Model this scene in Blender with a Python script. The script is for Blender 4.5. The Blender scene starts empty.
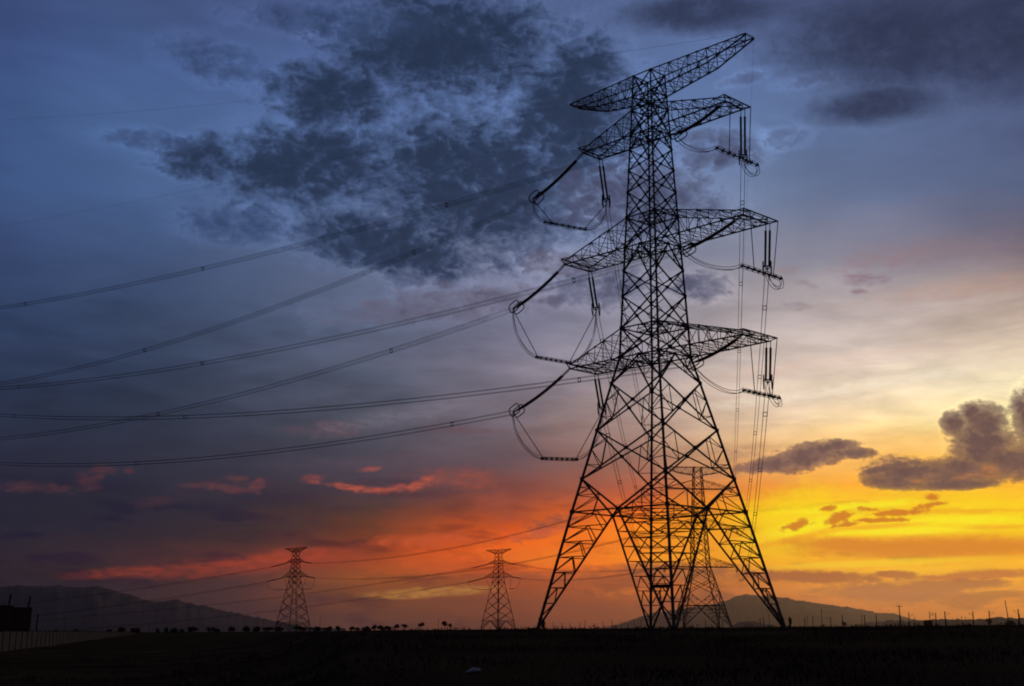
import bpy, math, random
from mathutils import Vector, Matrix
random.seed(7)
S = bpy.context.scene
COL = S.collection
R = math.radians

# ------------------------------------------------------------------ camera
EYE = 1.6                                   # camera height above the hollow it stands in
FPX, HOR, ROLL = 1243.66, 624.73, 0.0038
PITCH = math.atan((HOR - 343) / FPX)
cam = bpy.data.cameras.new('camera'); cam_o = bpy.data.objects.new('camera', cam); COL.objects.link(cam_o)
cam.sensor_width = 36.0; cam.lens = FPX / 1024 * 36.0
cam.clip_start = 0.1; cam.clip_end = 90000
cam_o.matrix_world = Matrix.Translation((0, 0, EYE)) @ Matrix.Rotation(math.pi/2 + PITCH, 4, 'X') @ Matrix.Rotation(ROLL, 4, 'Z')
S.camera = cam_o
S.view_settings.view_transform = 'Standard'; S.view_settings.look = 'None'
S.view_settings.exposure = 0; S.view_settings.gamma = 1; S.view_settings.use_curve_mapping = False
S.render.engine = 'CYCLES'
S.cycles.filter_width = 1.9
S.cycles.max_bounces = 4; S.cycles.diffuse_bounces = 2; S.cycles.volume_bounces = 0
S.cycles.use_denoising = True

def sky_dir(px, py):
    """azimuth (deg, + to the right) and elevation (deg) of a direction read off the photograph"""
    a_, b_ = px - 512, py - 343; u, v = math.cos(ROLL)*a_+math.sin(ROLL)*b_, -math.sin(ROLL)*a_+math.cos(ROLL)*b_
    x, y, z = u, FPX*math.cos(PITCH) + v*math.sin(PITCH), FPX*math.sin(PITCH) - v*math.cos(PITCH)
    return math.degrees(math.atan2(x, y)), math.degrees(math.atan2(z, math.hypot(x, y)))
def dir_px(a, e):
    a, e = R(a), R(e)
    x, y, z = math.cos(e)*math.sin(a), math.cos(e)*math.cos(a), math.sin(e)
    yy = y*math.cos(PITCH) + z*math.sin(PITCH); zz = -y*math.sin(PITCH) + z*math.cos(PITCH)
    u, v = FPX*x/yy, -FPX*zz/yy
    return 512 + math.cos(ROLL)*u-math.sin(ROLL)*v, 343 + math.sin(ROLL)*u+math.cos(ROLL)*v
def lin(c):
    return tuple((v/255/12.92 if v/255 <= .04045 else ((v/255+.055)/1.055)**2.4) for v in c)

# ------------------------------------------------------------------ sky
world = bpy.data.worlds.new('World'); S.world = world; world.use_nodes = True
NT = world.node_tree; NT.nodes.clear()
def nd(t, **k):
    n = NT.nodes.new(t)
    for a, b in k.items(): setattr(n, a, b)
    return n
def put(sock, v):
    if isinstance(v, bpy.types.NodeSocket): NT.links.new(v, sock)
    elif v is not None: sock.default_value = v
def M(op, a, b=None, c=None, clamp=False):
    n = nd('ShaderNodeMath', operation=op, use_clamp=clamp)
    for s, v in zip(n.inputs, (a, b, c)): put(s, v)
    return n.outputs[0]
def sstep(x, lo, hi):
    n = nd('ShaderNodeMapRange', interpolation_type='SMOOTHSTEP', clamp=True)
    put(n.inputs[0], x); put(n.inputs[1], lo); put(n.inputs[2], hi); put(n.inputs[3], 0.0); put(n.inputs[4], 1.0)
    return n.outputs[0]
def mixc(f, a, b):
    n = nd('ShaderNodeMix', data_type='RGBA')
    put(n.inputs[0], f)
    for s, v in ((n.inputs[6], a), (n.inputs[7], b)):
        put(s, v if isinstance(v, bpy.types.NodeSocket) else (*v, 1.0))
    return n.outputs[2]
def xyz(x, y, z=0.0):
    n = nd('ShaderNodeCombineXYZ'); put(n.inputs[0], x); put(n.inputs[1], y); put(n.inputs[2], z); return n.outputs[0]
def noise(vec, scale, detail=6, rough=.55, dist=0.0, col=False):
    n = nd('ShaderNodeTexNoise'); put(n.inputs['Vector'], vec)
    n.inputs['Scale'].default_value = scale; n.inputs['Detail'].default_value = detail
    n.inputs['Roughness'].default_value = rough; n.inputs['Distortion'].default_value = dist
    return n.outputs['Color' if col else 'Fac']
geo = nd('ShaderNodeTexCoord').outputs['Generated']
sp = nd('ShaderNodeSeparateXYZ'); put(sp.inputs[0], geo)
AZ = M('DEGREES', M('ARCTAN2', sp.outputs[0], sp.outputs[1]))
EL = M('DEGREES', M('ARCSINE', sp.outputs[2]))
# turbulence fields in (azimuth, elevation)
n_puff = noise(xyz(AZ, M('MULTIPLY', EL, 1.3), 3.0), .5, 7, .6, .35)
n_fine = noise(xyz(AZ, M('MULTIPLY', EL, 1.4), 9.0), 1.5, 5, .62, .3)
n_hi = noise(xyz(AZ, M('MULTIPLY', EL, 1.3), 21.0), 4.2, 4, .6, .3)
n_fib = noise(xyz(M('MULTIPLY', AZ, .55), M('MULTIPLY', EL, 1.7), 25.0), 2.6, 5, .62, .4)
n_strk = noise(xyz(M('MULTIPLY', AZ, .22), EL, 5.0), 1.25, 6, .58, .3)
n_strk2 = noise(xyz(M('MULTIPLY', AZ, .3), EL, 15.0), 3.2, 6, .6, .2)
warp = noise(xyz(M('MULTIPLY', AZ, .14), M('MULTIPLY', EL, .55), 1.0), 1.0, 6, .55, 0, True)
ws = nd('ShaderNodeSeparateColor'); put(ws.inputs[0], warp)
low = sstep(EL, 14.0, 5.0)                    # streaks only near the horizon
WA = M('MULTIPLY_ADD', M('SUBTRACT', ws.outputs[0], .5), 5.0, AZ)
WE = M('MULTIPLY_ADD', M('SUBTRACT', ws.outputs[1], .5), M('MULTIPLY_ADD', low, -.8, 2.2), EL)

COLX = [0, 128, 256, 384, 512, 640, 768, 896, 1024]
GRID = [
 (0, [(55, 67, 110), (64, 79, 122), (68, 83, 126), (69, 85, 126), (75, 91, 130), (84, 101, 144), (75, 87, 128), (60, 67, 98), (56, 61, 89)]),
 (60, [(59, 79, 126), (71, 95, 144), (75, 97, 146), (77, 97, 144), (82, 103, 148), (93, 117, 164), (87, 109, 153), (78, 91, 128), (69, 79, 114)]),
 (120, [(62, 87, 134), (75, 101, 148), (82, 107, 154), (84, 107, 154), (89, 113, 160), (96, 119, 165), (96, 119, 162), (88, 105, 144), (78, 91, 128)]),
 (180, [(61, 85, 132), (73, 99, 144), (80, 105, 150), (84, 105, 148), (89, 111, 152), (96, 117, 158), (100, 121, 158), (92, 109, 146), (84, 97, 130)]),
 (240, [(56, 73, 114), (67, 87, 128), (78, 95, 132), (92, 105, 138), (103, 115, 146), (116, 125, 150), (123, 129, 150), (113, 115, 138), (108, 99, 116)]),
 (300, [(47, 64, 98), (56, 72, 104), (71, 84, 112), (94, 104, 130), (120, 122, 146), (140, 138, 154), (168, 158, 164), (176, 160, 160), (172, 150, 144)]),
 (340, [(43, 56, 86), (51, 64, 92), (66, 78, 104), (85, 94, 118), (122, 120, 142), (150, 144, 156), (194, 180, 178), (204, 188, 180), (218, 194, 172)]),
 (380, [(39, 50, 76), (45, 56, 80), (62, 70, 92), (83, 90, 110), (116, 110, 126), (160, 146, 150), (220, 202, 188), (238, 218, 196), (253, 236, 198)]),
 (410, [(39, 46, 68), (43, 52, 72), (58, 66, 86), (85, 88, 104), (116, 106, 116), (168, 144, 138), (238, 210, 180), (252, 228, 182), (255, 242, 182)]),
 (440, [(38, 44, 64), (43, 48, 66), (55, 58, 74), (75, 76, 90), (106, 92, 102), (160, 122, 110), (240, 194, 132), (253, 212, 122), (255, 214, 112)]),
 (470, [(40, 40, 60), (44, 44, 62), (54, 52, 68), (74, 64, 78), (102, 76, 82), (162, 106, 86), (240, 162, 82), (252, 174, 66), (255, 172, 58)]),
 (495, [(34, 34, 51), (38, 38, 53), (46, 43, 56), (70, 56, 66), (122, 66, 62), (192, 94, 60), (250, 138, 34), (255, 186, 12), (255, 192, 18)]),
 (515, [(33, 33, 50), (37, 36, 52), (46, 41, 54), (87, 54, 40), (170, 71, 32), (251, 108, 24), (255, 182, 3), (255, 224, 1), (255, 226, 3)]),
 (530, [(34, 33, 49), (39, 36, 50), (54, 43, 50), (113, 56, 33), (218, 83, 22), (255, 129, 17), (255, 203, 2), (255, 219, 2), (255, 217, 4)]),
 (545, [(35, 32, 46), (45, 36, 48), (71, 45, 46), (142, 58, 29), (245, 92, 18), (255, 141, 13), (255, 191, 8), (253, 159, 14), (247, 153, 17)]),
 (558, [(38, 33, 47), (60, 40, 47), (104, 52, 48), (164, 69, 30), (247, 97, 19), (255, 135, 15), (255, 188, 11), (255, 173, 17), (249, 161, 20)]),
 (568, [(36, 29, 41), (54, 36, 41), (94, 52, 50), (150, 71, 35), (231, 92, 22), (255, 119, 22), (255, 167, 26), (255, 206, 31), (255, 204, 34)]),
 (582, [(36, 29, 41), (46, 34, 41), (78, 48, 50), (168, 89, 36), (164, 72, 38), (186, 90, 40), (206, 114, 42), (238, 150, 46), (240, 148, 40)]),
 (600, [(34, 29, 41), (43, 33, 41), (76, 48, 50), (131, 71, 37), (134, 64, 42), (164, 76, 42), (190, 98, 42), (212, 124, 42), (222, 132, 42)]),
 (614, [(32, 29, 41), (41, 33, 41), (72, 47, 50), (104, 62, 50), (114, 58, 44), (140, 70, 44), (168, 86, 44), (206, 114, 42), (214, 126, 42)]),
 (628, [(32, 29, 41), (43, 34, 43), (70, 48, 50), (92, 58, 50), (98, 54, 46), (120, 62, 46), (152, 78, 46), (186, 100, 44), (202, 116, 44)]),
]
def grid_col(px, py):
    px = min(max(px, 0), 1024); py = min(max(py, 0), 628)
    for i in range(len(GRID)-1):
        if py <= GRID[i+1][0]: break
    t = (py-GRID[i][0])/(GRID[i+1][0]-GRID[i][0])
    j = min(int(px//128), 7); s = (px-COLX[j])/128
    g = lambda r, k: lin(GRID[r][1][k])
    c = []
    for q in range(3):
        a = g(i, j)[q]*(1-s)+g(i, j+1)[q]*s; b = g(i+1, j)[q]*(1-s)+g(i+1, j+1)[q]*s
        c.append(a*(1-t)+b*t)
    return tuple(c)
ROWS = [0, .6, 1.3, 2.0, 2.65, 3.1, 3.7, 4.4, 5.1, 6.0, 7.2, 8.6, 10, 11.5, 13.2, 16, 18.8, 21.5, 24.2, 27.5]
tA = M('DIVIDE', M('ADD', WA, 24.0), 48.0, clamp=True)
base = None
for k, e in enumerate(ROWS):
    rp = nd('ShaderNodeValToRGB'); cr = rp.color_ramp; cr.interpolation = 'LINEAR'
    # (the tiny term only makes the ramps evaluate one after the other, which keeps the shader small)
    put(rp.inputs[0], tA if base is None else M('MULTIPLY_ADD', base, 1e-9, tA))
    n = 17
    while len(cr.elements) < n: cr.elements.new(.5)
    for i in range(n):
        pos = i/(n-1); cr.elements[i].position = pos
        cr.elements[i].color = (*grid_col(*dir_px(-24+48*pos, e)), 1)
    if base is None: base = rp.outputs[0]
    else:
        f = nd('ShaderNodeMapRange', clamp=True); put(f.inputs[0], WE); f.inputs[1].default_value = ROWS[k-1]; f.inputs[2].default_value = e
        base = mixc(f.outputs[0], base, rp.outputs[0])
# soft large-scale unevenness of the open sky
uneven = M('MULTIPLY_ADD', M('SUBTRACT', noise(xyz(M('MULTIPLY', AZ, .3), M('MULTIPLY', EL, .8), 2.0), .5, 5, .55, .4), .5), .55, 1.0)
sc_ = nd('ShaderNodeVectorMath', operation='SCALE'); put(sc_.inputs[0], base); put(sc_.inputs['Scale'], uneven)
sky = sc_.outputs[0]

def blob_r(cx, cy, rx, ry, tilt=0):
    a, e = sky_dir(cx, cy); k = 360/(2*math.pi*FPX)*math.cos(R(a))*.97
    m = nd('ShaderNodeMapping', vector_type='TEXTURE')
    put(m.inputs['Vector'], AEcur()); m.inputs['Location'].default_value = (a, e, 0)
    m.inputs['Rotation'].default_value = (0, 0, R(-tilt)); m.inputs['Scale'].default_value = (rx*k, ry*k, 1)
    v = nd('ShaderNodeVectorMath', operation='LENGTH'); put(v.inputs[0], m.outputs[0])
    return v.outputs['Value']
AE = xyz(AZ, EL, 0.0)
_ae = {}
def AEcur():
    if _ae.get('k') is not sky:
        n = nd('ShaderNodeVectorMath', operation='MULTIPLY_ADD'); put(n.inputs[0], sky); n.inputs[1].default_value = (1e-9,)*3; put(n.inputs[2], AE)
        _ae['k'] = sky; _ae['v'] = n.outputs[0]
    return _ae['v']
def blobs(lst):
    r = None
    for b in lst:
        q = blob_r(*b)
        r = q if r is None else M('SMOOTH_MIN', r, q, .25)
    return r
def feature(lst, colour, opacity, nz, amp, soft, fib=True):
    """a cloud: union of ellipses with a turbulent edge, laid over the sky"""
    global sky
    r = blobs(lst)
    r0 = r
    r = M('MULTIPLY_ADD', M('SUBTRACT', nz, .5), amp*1.2, r)
    if soft > .2: r = M('MULTIPLY_ADD', M('SUBTRACT', n_fine, .5), amp*.9, r)
    r = M('MULTIPLY_ADD', M('SUBTRACT', n_hi, .5), .35, r)
    m = sstep(r, 1+soft*1.1, 1-soft*1.1)
    if soft > .2 and fib: m = M('MULTIPLY', m, M('MULTIPLY_ADD', sstep(n_fib, .36, .60), .6, .4))
    sky = mixc(M('MULTIPLY', m, opacity), sky, lin(colour) if not isinstance(colour, bpy.types.NodeSocket) else colour)

def cloud(lst, dark, light, opacity, amp, rim=1.2):
    """a thick cloud against the light: turbulent outline, uneven inside, bright thin edge"""
    global sky
    r = blobs(lst)
    r = M('MULTIPLY_ADD', M('SUBTRACT', n_fine, .5), amp, r)
    r = M('MULTIPLY_ADD', M('SUBTRACT', n_hi, .5), amp*.8, r)
    m = sstep(r, 1.18, .82)
    band = M('MULTIPLY', sstep(r, 1.32, 1.08), M('SUBTRACT', 1.0, m))
    k = nd('ShaderNodeVectorMath', operation='MULTIPLY'); put(k.inputs[0], sky)
    k.inputs[1].default_value = (rim, rim*.99, rim*.9)
    sky = mixc(M('MULTIPLY', band, .8), sky, k.outputs[0])
    t = M('ADD', M('MULTIPLY', n_fine, .75), M('MULTIPLY', n_hi, .25))
    c = mixc(sstep(t, .38, .66), lin(dark), lin(light))
    thin = M('MULTIPLY_ADD', sstep(r, .35, .95), -.22, 1.0)
    sky = mixc(M('MULTIPLY', M('MULTIPLY', m, thin), opacity), sky, c)
# --- broken altocumulus across the upper sky
n_cell = noise(xyz(M('MULTIPLY_ADD', n_fine, 1.1, AZ), M('MULTIPLY', EL, 1.45), 33.0), .62, 3, .5, .6)
cells = M('MULTIPLY', M('ABSOLUTE', M('SUBTRACT', n_cell, .5)), 3.4, clamp=True)      # dark cells with lighter seams between them
def deck(lst, dark, thin, gain, t0, t1, op, cw=.34, fw=.55, halo_=.3):
    global sky
    r = blobs(lst)
    r = M('MULTIPLY_ADD', M('SUBTRACT', n_puff, .5), 1.5, r)
    env = sstep(r, 1.5, .25)
    n = M('MULTIPLY_ADD', cells, cw, M('MULTIPLY', M('SUBTRACT', n_fine, .5), fw))
    n = M('MULTIPLY_ADD', M('SUBTRACT', n_hi, .5), fw*.45, n)
    n = M('MULTIPLY_ADD', M('SUBTRACT', n_puff, .5), .9, n)
    d = M('MULTIPLY_ADD', env, gain, n)
    halo = M('MULTIPLY', sstep(d, t0-.22, t0+.04), sstep(d, t0+.26, t0+.04))
    k = nd('ShaderNodeVectorMath', operation='SCALE'); put(k.inputs[0], sky); put(k.inputs['Scale'], M('MULTIPLY_ADD', M('MULTIPLY', halo, env), halo_, 1.0))
    sky = k.outputs[0]
    cover = sstep(d, t0, t1)
    core = sstep(d, t0+.12, t1+.22)
    c = mixc(core, lin(thin), lin(dark))
    sky = mixc(M('MULTIPLY', cover, M('MULTIPLY', op, sstep(env, 0.0, .18))), sky, c)
deck([(440,45,150,66,0),(475,185,150,85,10),(310,165,115,50,-6),(205,158,60,26,0),(575,110,75,90,0),(390,245,130,36,8),(330,95,80,40,0)],
     (35,48,73), (54,71,106), .86, .30, .92, .96, .42, .80, .4)
deck([(215,62,75,26,5),(320,20,120,22,0),(150,140,60,14,0),(240,225,80,26,0)], (46,62,96), (64,82,124), .58, .30, .78, .85)
deck([(905,40,180,66,6),(1010,30,140,80,0),(880,104,90,24,0),(700,12,120,26,0)], (42,50,76), (60,71,104), .86, .22, .94, .95, .08, .35)
deck([(600,285,70,30,0),(700,286,40,20,4),(720,150,60,26,0),(640,200,120,50,0)], (58,62,88), (84,90,122), .60, .30, .76, .85)
deck([(745,78,34,9,-10),(812,80,50,9,-4),(785,138,34,14,0)], (66,74,108), (86,96,132), .50, .28, .80, .6)
deck([(440,305,150,24,-6),(560,262,60,20,0)], (80,76,98), (108,104,128), .56, .32, .76, .75)
# long faint veils over the middle of the sky
veil = M('MULTIPLY', M('SUBTRACT', n_strk, .5), M('MULTIPLY', sstep(EL, 17.0, 12.0), sstep(EL, 6.0, 9.0)))
kv = nd('ShaderNodeVectorMath', operation='SCALE'); put(kv.inputs[0], sky); put(kv.inputs['Scale'], M('MULTIPLY_ADD', veil, .85, 1.0)); sky = kv.outputs[0]
feature([(864,279,20,6,5),(858,292,9,3,5)], (138,116,128), .85, n_fine, 1.1, .5)
feature([(885,261,40,7,-3)], (150,124,128), .6, n_fine, 1.6, .6)
feature([(790,270,9,5,4),(794,306,12,4,8),(806,284,12,3,15)], (146,128,138), .7, n_fine, 1.4, .6)
feature([(950,250,80,14,2)], (140,118,126), .5, n_strk, 1.6, .6)
feature([(960,290,80,10,-4)], (190,150,132), .4, n_strk, 1.6, .7)
feature([(840,362,110,8,-4)], (226,192,176), .5, n_strk, 1.6, .7)
feature([(880,383,150,5,-6)], (255,240,214), .5, n_strk, 1.6, .7)

# --- glowing cloudlets in the lower left
feature([(384,483,40,5,0)], (70,50,62), .7, n_strk2, 1.0, .5)
feature([(350,487,22,2.6,7),(384,490,24,3.0,-2),(413,486,20,3.0,-12),(428,480,6,4,0)], (200,90,64), .72, n_fine, 1.9, .7)
feature([(370,469,10,2.6,-6)], (170,80,66), .75, n_fine, 1.4, .6)
feature([(400,494,40,3,0)], (78,52,58), .5, n_strk, 1.0, .5)
feature([(314,478,9,4.5,0)], (140,70,64), .7, n_fine, 1.4, .6)
feature([(238,486,44,8,-4)], (72,50,62), .6, n_strk2, 1.2, .6)
feature([(230,489,30,3,4),(258,484,10,5,-30),(240,478,12,3,0)], (112,62,64), .6, n_fine, 2.0, .7)
feature([(34,487,40,4,2)], (94,54,60), .6, n_fine, 1.9, .7)
feature([(98,473,7,6,-40),(112,470,6,3.5,0),(128,471,6,3,0),(88,482,10,8,0)], (92,52,58), .65, n_fine, 1.4, .7)
feature([(468,480,36,9,6),(500,505,24,14,20)], (160,78,60), .55, n_fine, 1.6, .7)
feature([(155,502,18,5,-8)], (72,48,56), .6, n_strk2, 1.4, .6)
feature([(330,430,36,7,0)], (96,72,82), .7, n_fine, 1.4, .6)
feature([(470,430,36,3.5,3)], (104,72,82), .65, n_strk2, 1.4, .6)
feature([(400,345,70,14,-6)], (104,104,128), .35, n_strk, 1.4, .7)
feature([(440,408,90,9,-12)], (128,118,132), .5, n_strk, 1.2, .7)
feature([(385,462,90,6,-3)], (92,78,90), .4, n_strk, 1.2, .7)
# --- thin bars of cloud low over the horizon
bars = M('MULTIPLY', sstep(n_strk, .5, .64), M('MULTIPLY', sstep(EL, 7.5, 3.5), .9))
tint = nd('ShaderNodeVectorMath', operation='MULTIPLY'); put(tint.inputs[0], sky); tint.inputs[1].default_value = (.55, .52, .95)
sky = mixc(bars, sky, tint.outputs[0])
bars2 = M('MULTIPLY', sstep(n_strk2, .52, .68), M('MULTIPLY', sstep(EL, 7.0, 4.0), .5))
tint = nd('ShaderNodeVectorMath', operation='MULTIPLY'); put(tint.inputs[0], sky); tint.inputs[1].default_value = (1.35, 1.25, .8)
sky = mixc(bars2, sky, tint.outputs[0])
# --- orange bands
feature([(245,565,100,8,-5),(140,572,60,5,-4)], (160,60,40), .68, n_strk, 1.0, .6)
feature([(300,556,60,7,-6)], (176,66,40), .7, n_strk, 1.0, .6)
feature([(425,541,50,6,-3)], (208,86,44), .75, n_strk2, 1.4, .5)
feature([(470,562,80,9,-3)], (216,88,34), .8, n_strk, 1.0, .6)
feature([(560,548,80,13,-3)], (250,114,26), .85, n_strk, 1.4, .6)
feature([(690,548,46,12,-10)], (255,176,22), .7, n_strk, 1.2, .6)
feature([(432,592,60,4.5,-3),(400,596,30,3,0)], (198,134,62), .85, n_strk2, 1.2, .5)
feature([(470,602,80,4,0)], (120,64,46), .7, n_strk, 1.0, .5)
feature([(545,527,26,8,-14)], (112,66,66), .75, n_fine, 1.8, .5)
feature([(536,533,30,4,-8)], (226,96,56), .6, n_fine, 1.6, .5)
feature([(580,578,110,7,0),(650,570,70,6,0)], (150,74,48), .7, n_strk, 1.3, .5)
feature([(690,572,70,8,0)], (146,84,60), .7, n_strk, 1.2, .5)
feature([(650,592,44,6,0),(560,558,50,8,-4),(640,548,60,9,-3)], (248,128,28), .75, n_strk, 1.2, .6)
feature([(640,612,140,9,0)], (136,70,46), .55, n_strk, 1.2, .6)
# --- the blaze behind the clouds on the right
feature([(905,524,150,10,-2),(790,520,50,26,-14)], (255,216,4), .9, n_strk, .9, .6, False)
feature([(800,528,52,7,-14),(850,507,60,4,-4),(960,520,60,4,0),(900,531,70,3.5,-1)], (255,238,20), .8, n_strk2, 1.2, .6, False)
feature([(790,540,60,3.2,-12),(960,511,60,2.6,1),(870,527,46,2.2,-3),(1000,527,30,2.4,0)], (246,170,18), .75, n_strk2, 1.3, .6, False)
feature([(700,540,60,14,-6)], (250,150,24), .6, n_strk, 1.2, .6, False)
feature([(930,548,120,10,0),(860,546,60,8,4)], (222,130,28), .95, n_strk, .8, .45, False)
feature([(880,563,100,3.2,-2)], (255,206,30), .8, n_strk2, .8, .6, False)
feature([(818,577,58,6,2),(770,576,30,5,0)], (160,82,46), .9, n_strk2, 1.3, .35, False)
feature([(896,575,20,4,0)], (172,90,48), .9, n_strk2, 1.4, .35, False)
feature([(985,575,52,5,-2),(945,578,22,3,0)], (188,98,50), .85, n_strk2, 1.3, .4, False)
feature([(895,593,62,9,1),(965,584,44,5,-2),(930,588,40,7,0)], (168,94,56), .85, n_strk2, 1.1, .4, False)
for cx, cy, rx, ry, tl in ((797,525,13,4,-14),(840,517,13,4.5,-20),(829,508,8,2.6,-10),(867,509,11,2.6,4),(895,513,22,2.8,-3),(932,497,8,4,0),(936,504,16,2.4,-8),(880,520,22,2,0),(846,525,14,2,-8)):
    feature([(cx,cy,rx,ry,tl)], (208,108,20), .9, n_fine, 1.7, .4, False)
# --- dark clouds standing against the light
cloud([(806,457,48,14,-10),(772,465,42,8,-6),(838,446,22,7,-4),(852,453,26,6,2)], (92,68,74), (118,88,88), .97, .85, 1.12)
feature([(720,455,60,10,-2),(700,470,60,8,0)], (150,110,100), .5, n_strk, 1.3, .5)

cum = [(955,424,15,14,0),(982,423,27,23,0),(972,412,12,10,0),(985,447,36,28,0),(1032,418,22,34,0),(1024,408,12,12,0),(1015,462,40,20,0),(958,472,62,17,-4),(905,474,48,13,-6),(895,482,30,9,4),(955,484,50,7,0),(880,470,22,5,-10)]
feature([(884,463,22,6,-8),(868,469,12,4,0),(905,461,16,5,0)], (124,88,82), .92, n_fine, 1.1, .3)
cloud(cum, (86,64,72), (116,84,78), .98, .62, 1.18)
feature([(970,475,14,3,-10),(988,470,10,6,0),(916,481,6,2,0)], (206,130,70), .5, n_fine, 1.8, .5)

# the part of the sky behind the photographer: plain dusk
bk = nd('ShaderNodeValToRGB'); put(bk.inputs[0], M('DIVIDE', EL, 90.0, clamp=True))
bk.color_ramp.elements[0].color = (*lin((28,30,46)), 1); bk.color_ramp.elements[1].color = (*lin((42,44,62)), 1)
side = M('MAXIMUM', sstep(M('ABSOLUTE', AZ), 26.0, 85.0), sstep(EL, 29.0, 50.0))
sky = mixc(side, sky, bk.outputs[0])
ns = nd('ShaderNodeTexSky', sky_type='NISHITA', sun_disc=False)
SUN_EL, SUN_AZ = 3.0, 17.0
ns.sun_elevation = R(SUN_EL); ns.sun_rotation = R(SUN_AZ)
b1 = nd('ShaderNodeBackground'); put(b1.inputs[0], sky); b1.inputs[1].default_value = 1.0
b2 = nd('ShaderNodeBackground'); put(b2.inputs[0], ns.outputs[0]); b2.inputs[1].default_value = .0006
ad = nd('ShaderNodeAddShader'); put(ad.inputs[0], b1.outputs[0]); put(ad.inputs[1], b2.outputs[0])
put(nd('ShaderNodeOutputWorld').inputs[0], ad.outputs[0])
world.cycles.sampling_method = 'MANUAL'; world.cycles.sample_map_resolution = 1024

sun = bpy.data.lights.new('sun', 'SUN'); sun.energy = .07; sun.angle = R(8); sun.color = (1, .62, .3)
sun_o = bpy.data.objects.new('sun', sun); COL.objects.link(sun_o)
sd = Vector((math.sin(R(SUN_AZ))*math.cos(R(SUN_EL)), math.cos(R(SUN_AZ))*math.cos(R(SUN_EL)), math.sin(R(SUN_EL))))
sun_o.rotation_euler = sd.to_track_quat('Z', 'Y').to_euler(); sun_o.location = (0, 0, 80)

# ------------------------------------------------------------------ materials
def mat(name, col, rough=.8, metal=0.0, var=.35, scale=3.0, col2=None, spec=.3):
    m = bpy.data.materials.new(name); m.use_nodes = True
    nt = m.node_tree; b = nt.nodes['Principled BSDF']
    b.inputs['Roughness'].default_value = rough; b.inputs['Metallic'].default_value = metal
    b.inputs['Specular IOR Level'].default_value = spec
    tc = nt.nodes.new('ShaderNodeTexCoord'); n = nt.nodes.new('ShaderNodeTexNoise')
    n.inputs['Scale'].default_value = scale; n.inputs['Detail'].default_value = 6
    nt.links.new(tc.outputs['Object'], n.inputs['Vector'])
    r = nt.nodes.new('ShaderNodeValToRGB'); r.color_ramp.elements[0].position = .32; r.color_ramp.elements[1].position = .68
    c2 = col2 or tuple(c*(1+var) for c in col)
    r.color_ramp.elements[0].color = (*[c*(1-var) for c in col], 1); r.color_ramp.elements[1].color = (*c2, 1)
    nt.links.new(n.outputs['Fac'], r.inputs[0]); nt.links.new(r.outputs[0], b.inputs['Base Color'])
    return m
STEEL = mat('weathered_galvanised_steel', (.10, .105, .11), .65, .3, .3, 1.2)
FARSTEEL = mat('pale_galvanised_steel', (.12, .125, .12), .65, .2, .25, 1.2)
CERAM = mat('brown_glazed_porcelain', (.05, .03, .025), .45, 0, .2, 6)
ALU = mat('aged_aluminium_conductor', (.10, .10, .10), .6, .4, .2, 4)
CONC = mat('cast_concrete', (.28, .27, .25), .9, 0, .25, 2)
WALLM = mat('whitewashed_concrete_panel', (.06, .085, .105), .9, 0, .3, .4, (.085, .115, .14))
BRICK = mat('dark_red_brick', (.2, .085, .065), .9, 0, .3, 1.5)
ROOFM = mat('tar_roof', (.05, .045, .04), .9, 0, .3, 1)
WOOD = mat('weathered_timber', (.07, .055, .045), .9, 0, .3, 3)
LEAF = mat('dark_foliage', (.03, .04, .02), .8, 0, .5, 2)
BARK = mat('tree_bark', (.06, .045, .035), .9, 0, .3, 5)
GRASSM = mat('dry_field_grass', (.09, .062, .034), .95, 0, .4, .12, (.115, .082, .046), 0)
SOIL = mat('bare_field_soil', (.11, .07, .036), .95, 0, .4, .09, (.145, .097, .052), 0)
ROCKM = mat('pale_plastic_sack', (.62, .64, .66), .6, 0, .12, 5)
MOUNT = mat('mountain_scrub', (.12, .085, .065), .95, 0, .4, .0012)
PAINT = mat('dark_painted_sheet', (.03, .03, .03), .6, 0, .2, 3)

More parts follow.
